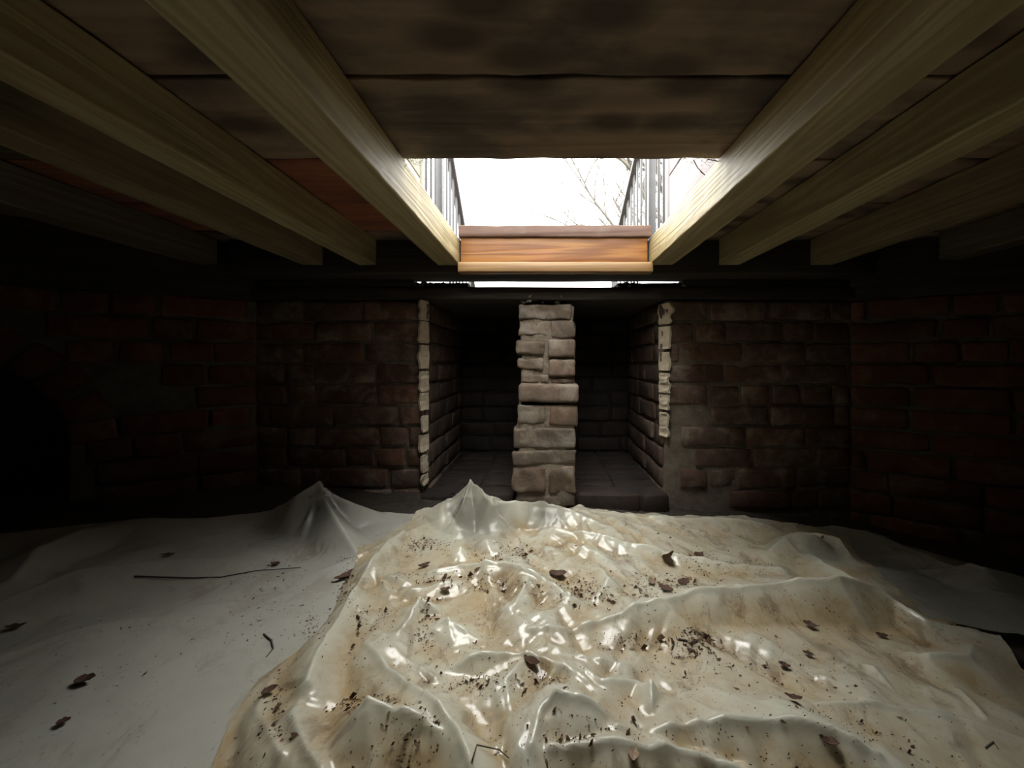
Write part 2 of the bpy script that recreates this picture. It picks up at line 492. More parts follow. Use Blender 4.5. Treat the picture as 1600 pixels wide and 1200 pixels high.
nv = 13
for i in range(nv):                           # the ring of wedge bricks round the arch
    a = math.pi*(i+.5)/nv
    o = link('brick', rnd.choice(SHORT), None, wall_left)
    o.material_slots[0].link = 'OBJECT'; o.material_slots[0].material = M_RED
    p = PL+UL*(ARC_C-math.cos(a)*(ARC_R+.060))-nrmL*(.046+rnd.uniform(-.004, .004))
    o.location = (p.x, p.y, ARC_H+math.sin(a)*(ARC_R+.060))
    o.rotation_mode = 'XYZ'
    o.matrix_basis = Matrix.Translation(o.location) @ Matrix.Rotation(math.atan2(UL.y, UL.x), 4, 'Z') @ Matrix.Rotation(-(math.pi-a), 4, 'Y')
    o.scale = (.95, 1, .98)
wall_right = core('wall_right', [((PR.x+.014*.53, PR.y+.014*.85), UR, LEN, H(-.85), ZT, .3)], M_MORT)
tag(wall_right, 'shadowed red brick right wall', kind='structure')
lay(wall_right, M_RED, PR, UR, LEN, zc0-COURSE, NC+1, seed=41)
PE = PR+UR*LEN
core('wall_side_left', [((-2.62, .75), (0, 1), .02, H(-.9), H(.49), .2)], M_MORT_D)
bpy.data.objects.remove(bpy.data.objects['wall_side_left'])
for nm, x0, x1, y0, y1 in (('wall_near_left', PL.x-.25, PL.x, -1.4, PL.y+.1), ('wall_near_right', PE.x, PE.x+.25, -1.4, PE.y+.1), ('wall_rear', PL.x-.25, PE.x+.25, -1.6, -1.4)):
    tag(box_between(nm, x0, x1, y0, y1, H(-.85), H(.489), M_MORT_D, cuts=(4, 4, 4), wob=.004), kind='structure')

# ------------------------------------------------------------------ timbers
tag(box_between('rim_beam', -1.28, 1.35, 1.50, 1.66, H(.351), H(.489), M_BEAM, cuts=(12, 2, 2), wob=.0025, bev=.006),
    'dark timber rim beam running across above the slit of daylight', 'beam')
tag(box_between('lintel_slab', -1.40, 1.46, 1.592, 2.38, H(.263), H(.317), M_BEAM, cuts=(14, 4, 1), wob=.004, bev=.006),
    'dark timber lintel bridging the niche below the slit of daylight', 'lintel')
tag(box_between('packing_timber', -1.30, -.565, 1.60, 1.80, H(.3175), H(.351), M_BEAM, cuts=(6, 2, 1), wob=.002), 'dark packing timber closing the left end of the daylight slit', 'timber')
tag(box_between('packing_timber', .60, 1.36, 1.60, 1.80, H(.3175), H(.351), M_BEAM, cuts=(6, 2, 1), wob=.002), 'dark packing timber closing the right end of the daylight slit', 'timber')
for nm_, P0, U, lab in (('sill_beam', PL, UL, 'dark sill timber on top of the left brick wall'), ('sill_beam', PR, UR, 'dark sill timber on top of the right brick wall')):
    me = grid_box('sill_beam', LEN+.12, .24, .489-.257, cuts=(14, 1, 3), wob=.004, bev=.006)
    o = link('sill_beam', me, M_BEAM)
    n_ = Vector((U.y, -U.x, 0))
    c = P0+U*(LEN/2)-n_*(.12)
    o.location = (c.x, c.y, H((.489+.257)/2)); o.rotation_euler = (0, 0, math.atan2(U.y, U.x))
    tag(o, lab, 'beam')

HD = tag(box_between('header_board', -.333, .414, 1.478, 1.499, H(.388), H(.489), M_ORANGE, cuts=(16, 1, 4), bev=.002, wob=.0006),
    'orange-brown grained pine board closing the far side of the hatch', 'board')
o = box_between('ledger_strip', -.340, .43, 1.452, 1.499, H(.349), H(.3875), M_ORANGE2, cuts=(16, 2, 2), bev=.003, wob=.001)
o.parent = HD; o.matrix_parent_inverse = Matrix.Translation(HD.location).inverted()
tag(o, 'amber ledger strip along its foot')

def wall_y(x, left):                          # depth of the inner face of the side wall at x
    if left: return ZP-(CL-x)/UL.x*UL.y
    return ZP-(x-CR)/UR.x*(-UR.y)
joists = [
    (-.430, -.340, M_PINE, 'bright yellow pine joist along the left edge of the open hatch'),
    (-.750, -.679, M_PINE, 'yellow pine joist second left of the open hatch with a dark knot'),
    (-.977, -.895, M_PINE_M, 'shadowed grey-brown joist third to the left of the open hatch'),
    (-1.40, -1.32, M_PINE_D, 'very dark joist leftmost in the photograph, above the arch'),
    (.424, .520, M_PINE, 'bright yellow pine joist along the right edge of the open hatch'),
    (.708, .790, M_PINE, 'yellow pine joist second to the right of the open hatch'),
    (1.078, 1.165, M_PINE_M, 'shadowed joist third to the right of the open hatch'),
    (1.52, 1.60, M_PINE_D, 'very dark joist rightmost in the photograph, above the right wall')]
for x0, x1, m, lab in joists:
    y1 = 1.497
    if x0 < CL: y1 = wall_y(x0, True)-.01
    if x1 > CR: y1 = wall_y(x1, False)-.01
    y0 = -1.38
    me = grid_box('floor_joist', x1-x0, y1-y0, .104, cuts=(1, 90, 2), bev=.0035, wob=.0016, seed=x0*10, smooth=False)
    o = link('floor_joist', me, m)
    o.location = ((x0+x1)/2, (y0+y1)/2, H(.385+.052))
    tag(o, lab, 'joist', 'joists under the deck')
# ------------------------------------------------------------------ deck overhead
ceiling = tag(empty('ceiling', (0, 0, H(.49))), 'brown deck planks seen from below', kind='structure')
def plank(x0, x1, y0, y1, mat, sd, dz=0):
    me = grid_box('plank', x1-x0, y1-y0, .045, cuts=(max(4, int((x1-x0)/.05)), 4, 1), bev=.004, wob=.003, seed=sd)
    o = link('plank', me, mat, ceiling)
    o.location = ((x0+x1)/2, (y0+y1)/2, .0235+dz-.0+.001)
    return o
plank(-2.7, 2.7, .647, .903, M_DECK, 1)
plank(-2.7, 2.7, .396, .641, M_DECK, 2, .002)
y = .39
for i in range(8):
    plank(-2.7, 2.7, y-.245, y, M_DECK, 3+i, rnd.uniform(-.001, .003)); y -= .251
y = .910
for i, m in enumerate((M_DECK_R, M_DECK_R, M_DARKPLANK)):
    y1 = min(y+.245, 1.66)
    plank(-2.7, -.395, y, y1, m if i < 2 else M_DECK, 30+i)
    plank(.485, 2.7, y, y1, M_DECK, 40+i)
    y += .251
for k_, (x0, x1, y0, y1) in enumerate(((-2.7, 2.7, -1.6, .90), (-2.7, -.45, .90, 1.66), (.54, 2.7, .90, 1.66))):
    o = box_between('light_stop_boards', x0, x1, y0, y1, H(.0), H(.02), M_DECKTOP, bev=.002)  # unseen boards added to stop daylight leaking between the planks
    o.location = ((x0+x1)/2, (y0+y1)/2, .062); o.parent = ceiling
y = 1.50
plank(-.342, .427, 1.465, 1.66, M_DECKTOP, 50)
y = 1.667
for i in range(4):
    plank(-.95, .95, y, y+.15, M_DECKTOP, 60+i); y += .155

# ------------------------------------------------------------------ brick pillar
pillar = tag(empty('brick_pillar', (.0, 1.62, H(-.575))), 'narrow freestanding pillar of worn bricks in the middle of the niche', 'pillar')
def cp(cx, cy): return 600+cx*.3167, 440+cy*.3167
def pbrick(cx0, cy0, cx1, cy1, zf, depth=.20, wob=.006, rot=0, sd=0):
    a = W(*cp(cx0, cy0), zf); b = W(*cp(cx1, cy1), zf)
    w_, h_ = b.x-a.x, a.z-b.z
    me = grid_box('brick', w_, depth, h_, cuts=(9, 4, 5), bev=.009, wob=wob, seed=sd)
    o = link('brick', me, M_PILLAR, pillar)
    o.location = Vector(((a.x+b.x)/2, zf+depth/2, (a.z+b.z)/2))-pillar.location
    o.rotation_euler = (0, rot, rnd.uniform(-.03, .03))
    return o
spec = [(662, 112, 922, 186, 1.585, .20, .008, .01), (668, 196, 810, 268, 1.590, .2, .009, .03), (822, 196, 946, 276, 1.580, .2, .010, -.03),
        (655, 290, 796, 364, 1.580, .2, .009, .03), (812, 284, 946, 372, 1.570, .2, .005, 0), (655, 380, 796, 438, 1.585, .2, .010, .04), (815, 384, 945, 468, 1.575, .2, .006, 0),
        (672, 458, 812, 500, 1.590, .2, .010, .02), (822, 478, 946, 502, 1.592, .2, .006, .0),
        (667, 508, 965, 596, 1.520, .24, .004, .01), (654, 612, 797, 706, 1.530, .22, .007, 0), (818, 612, 956, 714, 1.528, .22, .007, 0),
        (640, 726, 946, 824, 1.530, .22, .006, 0), (636, 834, 946, 908, 1.530, .22, .008, -.01),
        (634, 918, 800, 1046, 1.530, .22, .011, .01), (812, 916, 946, 1048, 1.530, .22, .009, 0), (648, 1058, 905, 1118, 1.535, .22, .006, 0)]
for i, s in enumerate(spec): pbrick(*s[:6], wob=s[6], rot=s[7], sd=i+60)
a = W(*cp(672, 118), 1.6); b = W(*cp(935, 1110), 1.6)
o = box_between('mortar_core', a.x, b.x, 1.594, 1.765, b.z, a.z, M_MORT_P, cuts=(6, 4, 24), wob=.008, bev=.01)
o.location -= pillar.location; o.parent = pillar
a = W(*cp(655, 606), 1.54); b = W(*cp(945, 1110), 1.54)
o = box_between('mortar_core', a.x+.004, b.x-.004, 1.535, 1.72, b.z, a.z, M_MORT_P, cuts=(6, 4, 14), wob=.008, bev=.01)
o.location -= pillar.location; o.parent = pillar

# rubble: lumps lying in the slit and on the pillar top
def lumps(name, spots, mat, seed, parent=None):
    r = random.Random(seed); parts = []
    for (x, y, z, s) in spots:
        bm = bmesh.new(); bmesh.ops.create_icosphere(bm, subdivisions=1, radius=s)
        for v in bm.verts:
            v.co = Vector((v.co.x*r.uniform(.7, 1.3), v.co.y*r.uniform(.7, 1.2), v.co.z*r.uniform(.5, .9)))+Vector((x, y, z))
        bm.verts.ensure_lookup_table()
        parts.append(([v.co.copy() for v in bm.verts], [tuple(v.index for v in f.verts) for f in bm.faces])); bm.free()
    v, f = merge(parts)
    return link(name, me_from(name, v, f), mat, parent)
sp = [(rnd.uniform(-.56, -.34) if i % 2 else rnd.uniform(.33, .60), 1.64+rnd.uniform(0, .06), H(.343), rnd.uniform(.004, .009)) for i in range(90)]
for i in range(120):
    side = rnd.choice((-1, 1))
    x = rnd.uniform(-.60, -.33) if side < 0 else rnd.uniform(.30, .62)
    edge = min(1, max(0, (abs(x)-.30)/.25))
    s = rnd.uniform(.003, .007)+.006*edge*rnd.random()
    sp.append((x, rnd.uniform(1.60, 1.66), H(.3175)+s*.4, s))
for i in range(10): sp.append((rnd.uniform(-.60, -.50), 1.61+rnd.uniform(0, .05), H(.322+rnd.uniform(0, .02)), .014))
for i in range(14): sp.append((rnd.uniform(.40, .50), 1.62+rnd.uniform(0, .05), H(.318+rnd.uniform(0, .02)), .010))
for x0, x1, lab in ((-.565, -.335, 'left'), (.325, .60, 'right')):
    tag(box_between('shim', x0, x1, 1.63, 1.74, H(.3175), H(.342), M_BEAM, cuts=(30, 1, 1), wob=.003, bev=.003), 'thin dark wooden shim in the %s part of the daylight slit' % lab, 'shim')
tag(lumps('mortar_rubble', sp, M_MORT_D, 4), 'dark mortar crumbs strewn along the daylight slit', 'rubble', kind='stuff')
sp = [(rnd.uniform(-.095, .085), rnd.uniform(1.60, 1.72), W(0, 470-rnd.random()*9, 1.6).z-.004, rnd.uniform(.006, .018)) for i in range(34)]
tag(lumps('dust_clump', sp, M_MORT_P, 5), 'dusty clump of mortar crumbs on top of the brick pillar', 'rubble', kind='stuff')

# ------------------------------------------------------------------ plastic sheets
def G(px, py, h=0.0):
    a = (px-PX0)/F; b = (PY0-py)/F
    Z = (-.60+h)/(b-SL*a)
    X = a*Z
    if abs(X) > 1.9:
        Z = (-.60+SL*math.copysign(1.9, X)+h)/b; X = a*Z
    return X, Z

def facets(X, Y, spacing, amp, seed, stretch=1.0, turn=0.0):
    r = np.random.RandomState(seed)
    ca, sa = math.cos(turn), math.sin(turn)
    lim = 3.2
    x0, x1, y0, y1 = -lim/stretch, lim/stretch, -lim, lim
    gx = np.arange(x0-spacing, x1+spacing, spacing); gy = np.arange(y0-spacing, y1+spacing, spacing)
    P = np.stack(np.meshgrid(gx, gy), -1).reshape(-1, 2)+r.uniform(-.45, .45, (len(gx)*len(gy), 2))*spacing
    Hh = r.uniform(-1, 1, len(P))*amp
    vc, _, tris, *_ = delaunay_2d_cdt([Vector(p) for p in P], [], [], 0, 1e-7)
    vc = np.array([tuple(v) for v in vc])
    vc = np.stack([vc[:, 0]*stretch*ca-vc[:, 1]*sa, vc[:, 0]*stretch*sa+vc[:, 1]*ca], -1)
    xa_, xb_, ya_, yb_ = X.min(), X.max(), Y.min(), Y.max()
    out = np.zeros_like(X)
    # regular grid lookup of the sample points
    xs = X[0]; ys = Y[:, 0]
    for t in tris:
        p = vc[list(t)]
        if p[:, 0].max() < xa_ or p[:, 0].min() > xb_ or p[:, 1].max() < ya_ or p[:, 1].min() > yb_: continue
        i0, i1 = np.searchsorted(xs, p[:, 0].min()), np.searchsorted(xs, p[:, 0].max())
        j0, j1 = np.searchsorted(ys, p[:, 1].min()), np.searchsorted(ys, p[:, 1].max())
        if i1 <= i0 or j1 <= j0: continue
        xx = X[j0:j1, i0:i1]; yy = Y[j0:j1, i0:i1]
        d = (p[1, 1]-p[2, 1])*(p[0, 0]-p[2, 0])+(p[2, 0]-p[1, 0])*(p[0, 1]-p[2, 1])
        if abs(d) < 1e-12: continue
        a = ((p[1, 1]-p[2, 1])*(xx-p[2, 0])+(p[2, 0]-p[1, 0])*(yy-p[2, 1]))/d
        b = ((p[2, 1]-p[0, 1])*(xx-p[2, 0])+(p[0, 0]-p[2, 0])*(yy-p[2, 1]))/d
        c = 1-a-b
        m = (a >= -1e-6) & (b >= -1e-6) & (c >= -1e-6)
        h = a*Hh[t[0]]+b*Hh[t[1]]+c*Hh[t[2]]
        out[j0:j1, i0:i1][m] = h[m]
    return out

def ridge(X, Y, pts, wn, wf, p=1.0):
    """fold along a crest (pixel x, pixel y, height); wn and wf its flank widths towards and away from the lens"""
    g = [(*G(a, b, h), h) for a, b, h in pts]
    best = np.full(X.shape, 9.0); hh = np.zeros_like(X); near = np.zeros_like(X)
    for (x0, y0, h0), (x1, y1, h1) in zip(g, g[1:]):
        dx, dy = x1-x0, y1-y0; L2 = dx*dx+dy*dy+1e-12
        t = np.clip(((X-x0)*dx+(Y-y0)*dy)/L2, 0, 1)
        qx, qy = x0+t*dx, y0+t*dy
        d = np.hypot(X-qx, Y-qy)
        m = d < best
        best[m] = d[m]; hh[m] = (h0+(h1-h0)*t)[m]
        # which flank: away from the lens or towards it
        s = ((X-qx)*qx+(Y-qy)*qy)/np.hypot(qx, qy)/np.maximum(d, 1e-6)
        near[m] = s[m]
    wd = wn+(wf-wn)*np.clip(near*.5+.5, 0, 1)
    return hh*np.clip(1-best/(wd*2.1), 0, 1)**(1.0+.25*(p > 1.1))+np.minimum(hh*.16, .0048)*np.exp(-(best/.0055)**2)

def cone(X, Y, px, py, h, R, k=7, seed=0, sharp=1.15, amp=.25):
    x, y = G(px, py, h)
    d = np.hypot(X-x, Y-y); a = np.arctan2(Y-y, X-x)
    r = np.random.RandomState(seed); ph = np.sort(r.uniform(-math.pi, math.pi, k))
    v = r.uniform(-1, 1, k)
    vv = np.interp(a, np.concatenate([[ph[-1]-2*math.pi], ph, [ph[0]+2*math.pi]]), np.concatenate([[v[-1]], v, [v[0]]]))
    f = np.clip(1-d/(R*(1+amp*vv)), 0, 1)
    return h*f**sharp

STEP = .0036
def sheet(name, outline, folds, cones, facet, mat, lift, label, seed, smooth_n=1, under=None, clear=(), rough_mask=None, dirt0=.5, box=None, step=STEP):
    poly = [G(*p) for p in outline]
    P = np.array(poly)
    x0, x1 = max(P[:, 0].min(), -2.35), min(P[:, 0].max(), 2.35); y0, y1 = P[:, 1].min(), P[:, 1].max()
    xs = np.arange(x0-step, x1+step*2, step); ys = np.arange(y0-step, y1+step*2, step)
    X, Y = np.meshgrid(xs, ys)
    # wavy outline
    def densify(P):
        out = []
        for a, b in zip(P, np.roll(P, -1, 0)):
            n = max(2, int(np.hypot(*(b-a))/.02))
            for k in range(n):
                q = a+(b-a)*k/n
                nn = mnoise.noise_vector(Vector((q[0]*9, q[1]*9, seed)))
                out.append((q[0]+nn[0]*.012, q[1]+nn[1]*.012))
        return np.array(out)
    D = densify(P)
    inside = np.zeros(X.shape, bool)
    A, B = D, np.roll(D, -1, 0)
    for (ax, ay), (bx, by) in zip(A, B):
        if ay == by: continue
        j0, j1 = np.searchsorted(ys, min(ay, by)), np.searchsorted(ys, max(ay, by))
        if j1 <= j0: continue
        yy = ys[j0:j1]; xc = ax+(yy-ay)*(bx-ax)/(by-ay)
        inside[j0:j1] ^= X[j0:j1] < xc[:, None]
    Hh = np.zeros_like(X)
    for f in folds:
        e = ridge(X, Y, *f); Hh = np.maximum(Hh, e)+.12*np.minimum(Hh, e)
    for c in cones: Hh = np.maximum(Hh, cone(X, Y, *c))
    fm = np.ones_like(X) if rough_mask is None else rough_mask(X, Y)
    for q_ in facet: Hh += facets(X, Y, *q_)*fm
    for _ in range(smooth_n):
        Hp = np.pad(Hh, 1, mode='edge')
        Hh = (Hp[1:-1, 1:-1]*2+Hp[:-2, 1:-1]+Hp[2:, 1:-1]+Hp[1:-1, :-2]+Hp[1:-1, 2:])/6
    Hh = np.where(Hh < 0, Hh*.5, Hh)        # the ground carries the hollows
    Z = base(X)+lift+Hh
    if under is not None: Z = np.maximum(Z, under(X, Y)+.005)
    # keep what lies inside; verts just outside slide onto the edge
    cell = inside[:-1, :-1] | inside[1:, :-1] | inside[:-1, 1:] | inside[1:, 1:]
    used = np.zeros(X.shape, bool)
    for a in (slice(0, -1), slice(1, None)):
        for b in (slice(0, -1), slice(1, None)): used[a, b] |= cell
    idx = -np.ones(X.shape, int); idx[used] = np.arange(used.sum())
    px_, py_ = X[used].copy(), Y[used].copy(); pz = Z[used]
    out = ~inside[used]
    ox, oy = px_[out], py_[out]
    bd = np.full(ox.shape, 9.0); bx_, by_ = ox.copy(), oy.copy()
    for (ax, ay), (cx, cy) in zip(A, B):
        dx, dy = cx-ax, cy-ay; L2 = dx*dx+dy*dy+1e-12
        t = np.clip(((ox-ax)*dx+(oy-ay)*dy)/L2, 0, 1)
        d = np.hypot(ox-ax-t*dx, oy-ay-t*dy); m = d < bd
        bd[m] = d[m]; bx_[m] = (ax+t*dx)[m]; by_[m] = (ay+t*dy)[m]
    px_[out] = bx_; py_[out] = by_
    V = np.stack([px_, py_, pz], -1)
    j, i = np.nonzero(cell)
    Fq = np.stack([idx[j, i], idx[j, i+1], idx[j+1, i+1], idx[j+1, i]], -1)
    me = bpy.data.meshes.new(name)
    me.vertices.add(len(V)); me.vertices.foreach_set('co', V.ravel())
    me.loops.add(Fq.size); me.loops.foreach_set('vertex_index', Fq.ravel().astype(np.int32))
    me.polygons.add(len(Fq)); me.polygons.foreach_set('loop_start', np.arange(len(Fq), dtype=np.int32)*4)
    me.update(calc_edges=True)
    me.polygons.foreach_set('use_smooth', np.ones(len(Fq), bool))
    # dirt gathers in the hollows
    def blur(a, n):
        for _ in range(n):
            for ax in (0, 1):
                k = 9; pad = [(0, 0), (0, 0)]; pad[ax] = (k, k+1)
                c = np.cumsum(np.pad(a, pad, mode='edge'), axis=ax)
                a = (np.take(c, range(2*k+1, c.shape[ax]), axis=ax)-np.take(c, range(0, c.shape[ax]-2*k-1), axis=ax))/(2*k+1)
        return a
    bl = blur(Hh, 2)
    if bl.shape != Hh.shape:
        bb = np.zeros_like(Hh); bb[:bl.shape[0], :bl.shape[1]] = bl[:Hh.shape[0], :Hh.shape[1]]; bl = bb
    dirt = np.clip(dirt0+(bl-Hh)*28, 0, 1)
    clr = np.zeros_like(X)
    for (cx, cy, h, R) in clear:
        gx, gy = G(cx, cy, h)
        clr = np.maximum(clr, np.clip(1.5*(1-np.hypot(X-gx, Y-gy)/R), 0, 1))
    dirt *= (1-clr)
    for nm, arr in (('dirt', dirt), ('clear', clr)):
        at = me.attributes.new(nm, 'FLOAT', 'POINT'); at.data.foreach_set('value', arr[used].astype(np.float32))
    o = link(name, me, mat)
    tag(o, label, 'plastic sheet')
    def height(x, y):
        i_ = np.clip(((np.asarray(x)-xs[0])/step).round().astype(int), 0, len(xs)-1)
        j_ = np.clip(((np.asarray(y)-ys[0])/step).round().astype(int), 0, len(ys)-1)
        z = Z[j_, i_]; return np.where(inside[j_, i_], z, -9.0)
    return height

left_folds = [([(700, 812, .0), (560, 868, .03), (480, 900, .01)], .02, .03),
              ([(500, 768, .110), (520, 800, .09), (560, 868, .02)], .03, .05, 1.2),
              ([(500, 768, .110), (462, 778, .105), (425, 800, .03)], .035, .05, 1.2), ([(500, 768, .110), (545, 785, .08), (600, 806, .01)], .03, .05, 1.2), ([(500, 768, .105), (478, 815, .05), (470, 850, .0)], .02, .03, 1.2), ([(462, 778, .10), (445, 820, .03)], .02, .03, 1.2),
              ([(0, 1040, .012), (150, 990, .018), (300, 960, .014), (420, 985, .0)], .10, .05),
              ([(0, 950, .012), (120, 900, .02), (300, 880, .016), (480, 878, .0)], .07, .07),
              ([(210, 870, .0), (330, 905, .008), (460, 890, .004)], .02, .04),
              ([(20, 910, .03), (60, 860, .05), (130, 835, .02)], .05, .05)]
h_left = sheet('plastic_sheet',
    [(700, 806), (560, 806), (430, 803), (300, 815), (150, 822), (0, 838), (-180, 860), (-420, 960), (-420, 2600), (900, 2600), (760, 1200), (760, 900)],
    left_folds, [(500, 768, .110, .17, 7, 3)], [(.30, .016, 5), (.13, .008, 6, 2.0, .9), (.06, .0045, 8, 3.5, .6), (.03, .0016, 9, 3, -.4)], M_FILM_L, .010,
    'smooth dusty grey plastic sheet on the left with a clear peak at its back', 2, smooth_n=1,
    clear=[(500, 768, .110, .22)], dirt0=.35, step=.0055)
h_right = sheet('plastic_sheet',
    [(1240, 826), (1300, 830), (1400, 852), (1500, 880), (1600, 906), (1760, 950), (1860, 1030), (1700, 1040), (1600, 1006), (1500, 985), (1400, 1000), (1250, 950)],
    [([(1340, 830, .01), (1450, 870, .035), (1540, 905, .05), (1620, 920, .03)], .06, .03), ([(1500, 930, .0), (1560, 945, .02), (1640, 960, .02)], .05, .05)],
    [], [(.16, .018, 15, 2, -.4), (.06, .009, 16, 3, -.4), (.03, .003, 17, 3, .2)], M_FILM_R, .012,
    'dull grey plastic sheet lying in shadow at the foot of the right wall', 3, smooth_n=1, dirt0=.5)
Fd = [
    # the long left-hand roll
    ([(632, 832, .03), (600, 858, .045), (565, 905, .045), (540, 950, .05), (512, 1000, .055), (492, 1045, .05), (480, 1085, .04), (455, 1110, .02)], .035, .035, 1.2),
    ([(470, 1110, .02), (455, 1140, .03), (480, 1190, .035), (520, 1260, .03)], .03, .04),
    ([(420, 1085, .01), (400, 1130, .02), (440, 1200, .03)], .03, .03),
    # back edge and its long roll to the right
    ([(735, 768, .105), (720, 800, .07), (700, 838, .01)], .03, .04, 1.2),
    ([(735, 768, .105), (770, 800, .07), (800, 830, .02)], .03, .05, 1.2),
    ([(735, 768, .105), (690, 790, .07), (655, 806, .02)], .04, .03, 1.2),
    ([(770, 790, .085), (850, 798, .055), (900, 815, .03), (955, 838, .01)], .03, .05, 1.1),
    ([(860, 838, .025), (960, 855, .035), (1050, 868, .035), (1140, 885, .025), (1220, 897, .02)], .022, .022, 1.2),
    ([(900, 805, .02), (1000, 812, .02), (1120, 815, .03), (1190, 822, .03)], .05, .03),
    # clear flap at the far right corner
    ([(1205, 865, .03), (1235, 840, .06), (1275, 838, .07), (1312, 848, .075), (1328, 872, .06)], .045, .03, 1.2),
    ([(1235, 840, .05), (1222, 868, .01)], .02, .02), ([(1312, 848, .05), (1268, 875, .015), (1240, 888, 0)], .02, .025),
    # big diagonal fold on the right
    ([(825, 1004, .02), (880, 992, .035), (960, 972, .045), (1050, 950, .06), (1130, 930, .07), (1220, 918, .08), (1310, 910, .085), (1370, 925, .07)], .032, .07, 1.3),
    ([(1265, 872, .03), (1300, 895, .05), (1340, 918, .06), (1400, 950, .04), (1450, 980, .04), (1540, 1000, .03), (1620, 1020, .03)], .04, .03, 1.2),
    # folds of the middle
    ([(665, 905, .02), (720, 892, .03), (790, 895, .04), (850, 912, .04), (890, 945, .035), (918, 966, .01)], .03, .03, 1.2),
    ([(585, 895, .02), (600, 905, .03), (640, 920, .015)], .02, .02), ([(585, 895, .03), (612, 935, .02), (680, 925, .02), (725, 920, .01)], .02, .03),
    ([(655, 942, .055), (640, 975, .035), (612, 1025, .01)], .022, .028, 1.2), ([(655, 942, .055), (690, 965, .02), (660, 1010, .01)], .02, .02),
    ([(700, 975, .045), (740, 1000, .03), (770, 1015, .02)], .03, .03), ([(700, 975, .045), (705, 1020, .01)], .03, .02),
    ([(825, 915, .045), (805, 960, .03), (750, 995, .005)], .022, .03), ([(825, 915, .045), (850, 950, .01)], .02, .02),
    ([(680, 1072, .01), (735, 1035, .045), (800, 1025, .045), (830, 1030, .04), (880, 1060, .03), (935, 1105, .02)], .028, .05, 1.25),
    ([(570, 1015, .03), (610, 1055, .055), (650, 1095, .055), (690, 1140, .055), (715, 1180, .05), (740, 1250, .05)], .045, .03, 1.2),
    ([(605, 1028, .02), (680, 1072, .025)], .02, .02),
    ([(575, 1122, .075), (545, 1155, .045), (515, 1190, .02)], .03, .045, 1.2), ([(575, 1122, .075), (640, 1148, .06), (690, 1180, .04)], .05, .035, 1.2),
    ([(560, 1195, .03), (640, 1176, .03), (690, 1168, .01)], .02, .03),
    ([(825, 1035, .03), (790, 1080, .03), (800, 1140, .02), (775, 1200, .02)], .04, .03),
    ([(868, 1103, .075), (845, 1140, .05), (830, 1200, .04)], .03, .05, 1.2), ([(868, 1103, .075), (910, 1125, .055), (960, 1155, .02)], .05, .035, 1.2),
    ([(1018, 1082, .055), (1018, 1120, .04), (1022, 1172, .01)], .022, .022, 1.2),
    ([(965, 1165, .03), (1010, 1178, .02), (1045, 1152, .05), (1100, 1135, .065), (1165, 1128, .075), (1230, 1140, .07), (1300, 1165, .06), (1370, 1200, .05)], .030, .075, 1.3),
    ([(860, 1195, .04), (960, 1188, .04), (1090, 1194, .05), (1160, 1215, .05)], .02, .03),
    ([(1100, 990, .012), (1200, 1030, .02), (1260, 1060, .02), (1370, 1110, .02)], .06, .04),
    ([(1365, 1050, .02), (1400, 1090, .02), (1432, 1108, .01)], .008, .012),
    ([(1415, 1025, .02), (1450, 1028, .045), (1515, 1040, .04), (1520, 1022, .02)], .035, .03), ([(1500, 1090, .02), (1540, 1130, .03), (1580, 1145, .02)], .02, .03),
    ([(1180, 1120, .03), (1350, 1112, .035), (1500, 1130, .03), (1650, 1180, .03)], .10, .06),
    ([(880, 1042, .02), (960, 1045, .025), (1010, 1062, .01)], .02, .03), ([(900, 1058, .02), (940, 1088, .03), (1018, 1082, .02)], .02, .02),
    ([(930, 960, .02), (950, 920, .035), (925, 875, .01)], .03, .03),
]
cones_c = [(735, 768, .105, .15, 9, 4), (720, 858, .03, .05, 7, 5), (760, 850, .03, .05, 7, 6), (1275, 842, .06, .11, 8, 8)]
def rough_c(X, Y):
    m = .45+.75*np.exp(-((X+.05)/.42)**2)
    return m
Fd = [([(a, b, h*(1 if h > .08 or k in (3, 4, 5, 6) else .68)) for a, b, h in f[0]], *f[1:]) for k, f in enumerate(Fd)]
h_c = sheet('plastic_sheet',
    [(630, 830), (664, 802), (735, 796), (820, 800), (900, 803), (960, 811), (1080, 811), (1180, 815), (1250, 824), (1325, 845), (1345, 885), (1400, 935), (1450, 975), (1540, 998), (1600, 1060), (1700, 1110), (1900, 1250),
     (1900, 2400), (500, 2400), (250, 1500), (325, 1230), (355, 1150), (402, 1085), (455, 1045), (500, 1005), (530, 945), (562, 872), (600, 846)],
    Fd, cones_c, [(.17, .018, 25), (.09, .010, 26, 2.5, .5), (.05, .0085, 29, 4, -.7), (.032, .0065, 31, 4, 2.0), (.02, .0040, 27, 4, .9), (.012, .0014, 33, 2.0, .2)], M_FILM, .014,
    'crumpled muddy translucent plastic sheet strewn with dead leaves in the middle of the ground', 4, smooth_n=0,
    under=lambda X, Y: np.maximum(h_left(X, Y), h_right(X, Y)), clear=[(735, 768, .125, .20), (1285, 845, .07, .10), (850, 798, .05, .12)],
    rough_mask=rough_c, dirt0=.5)

def ground_h(x, y):
    return max(float(h_c(x, y)), float(h_left(x, y)), float(h_right(x, y)), float(base(x))-.012)

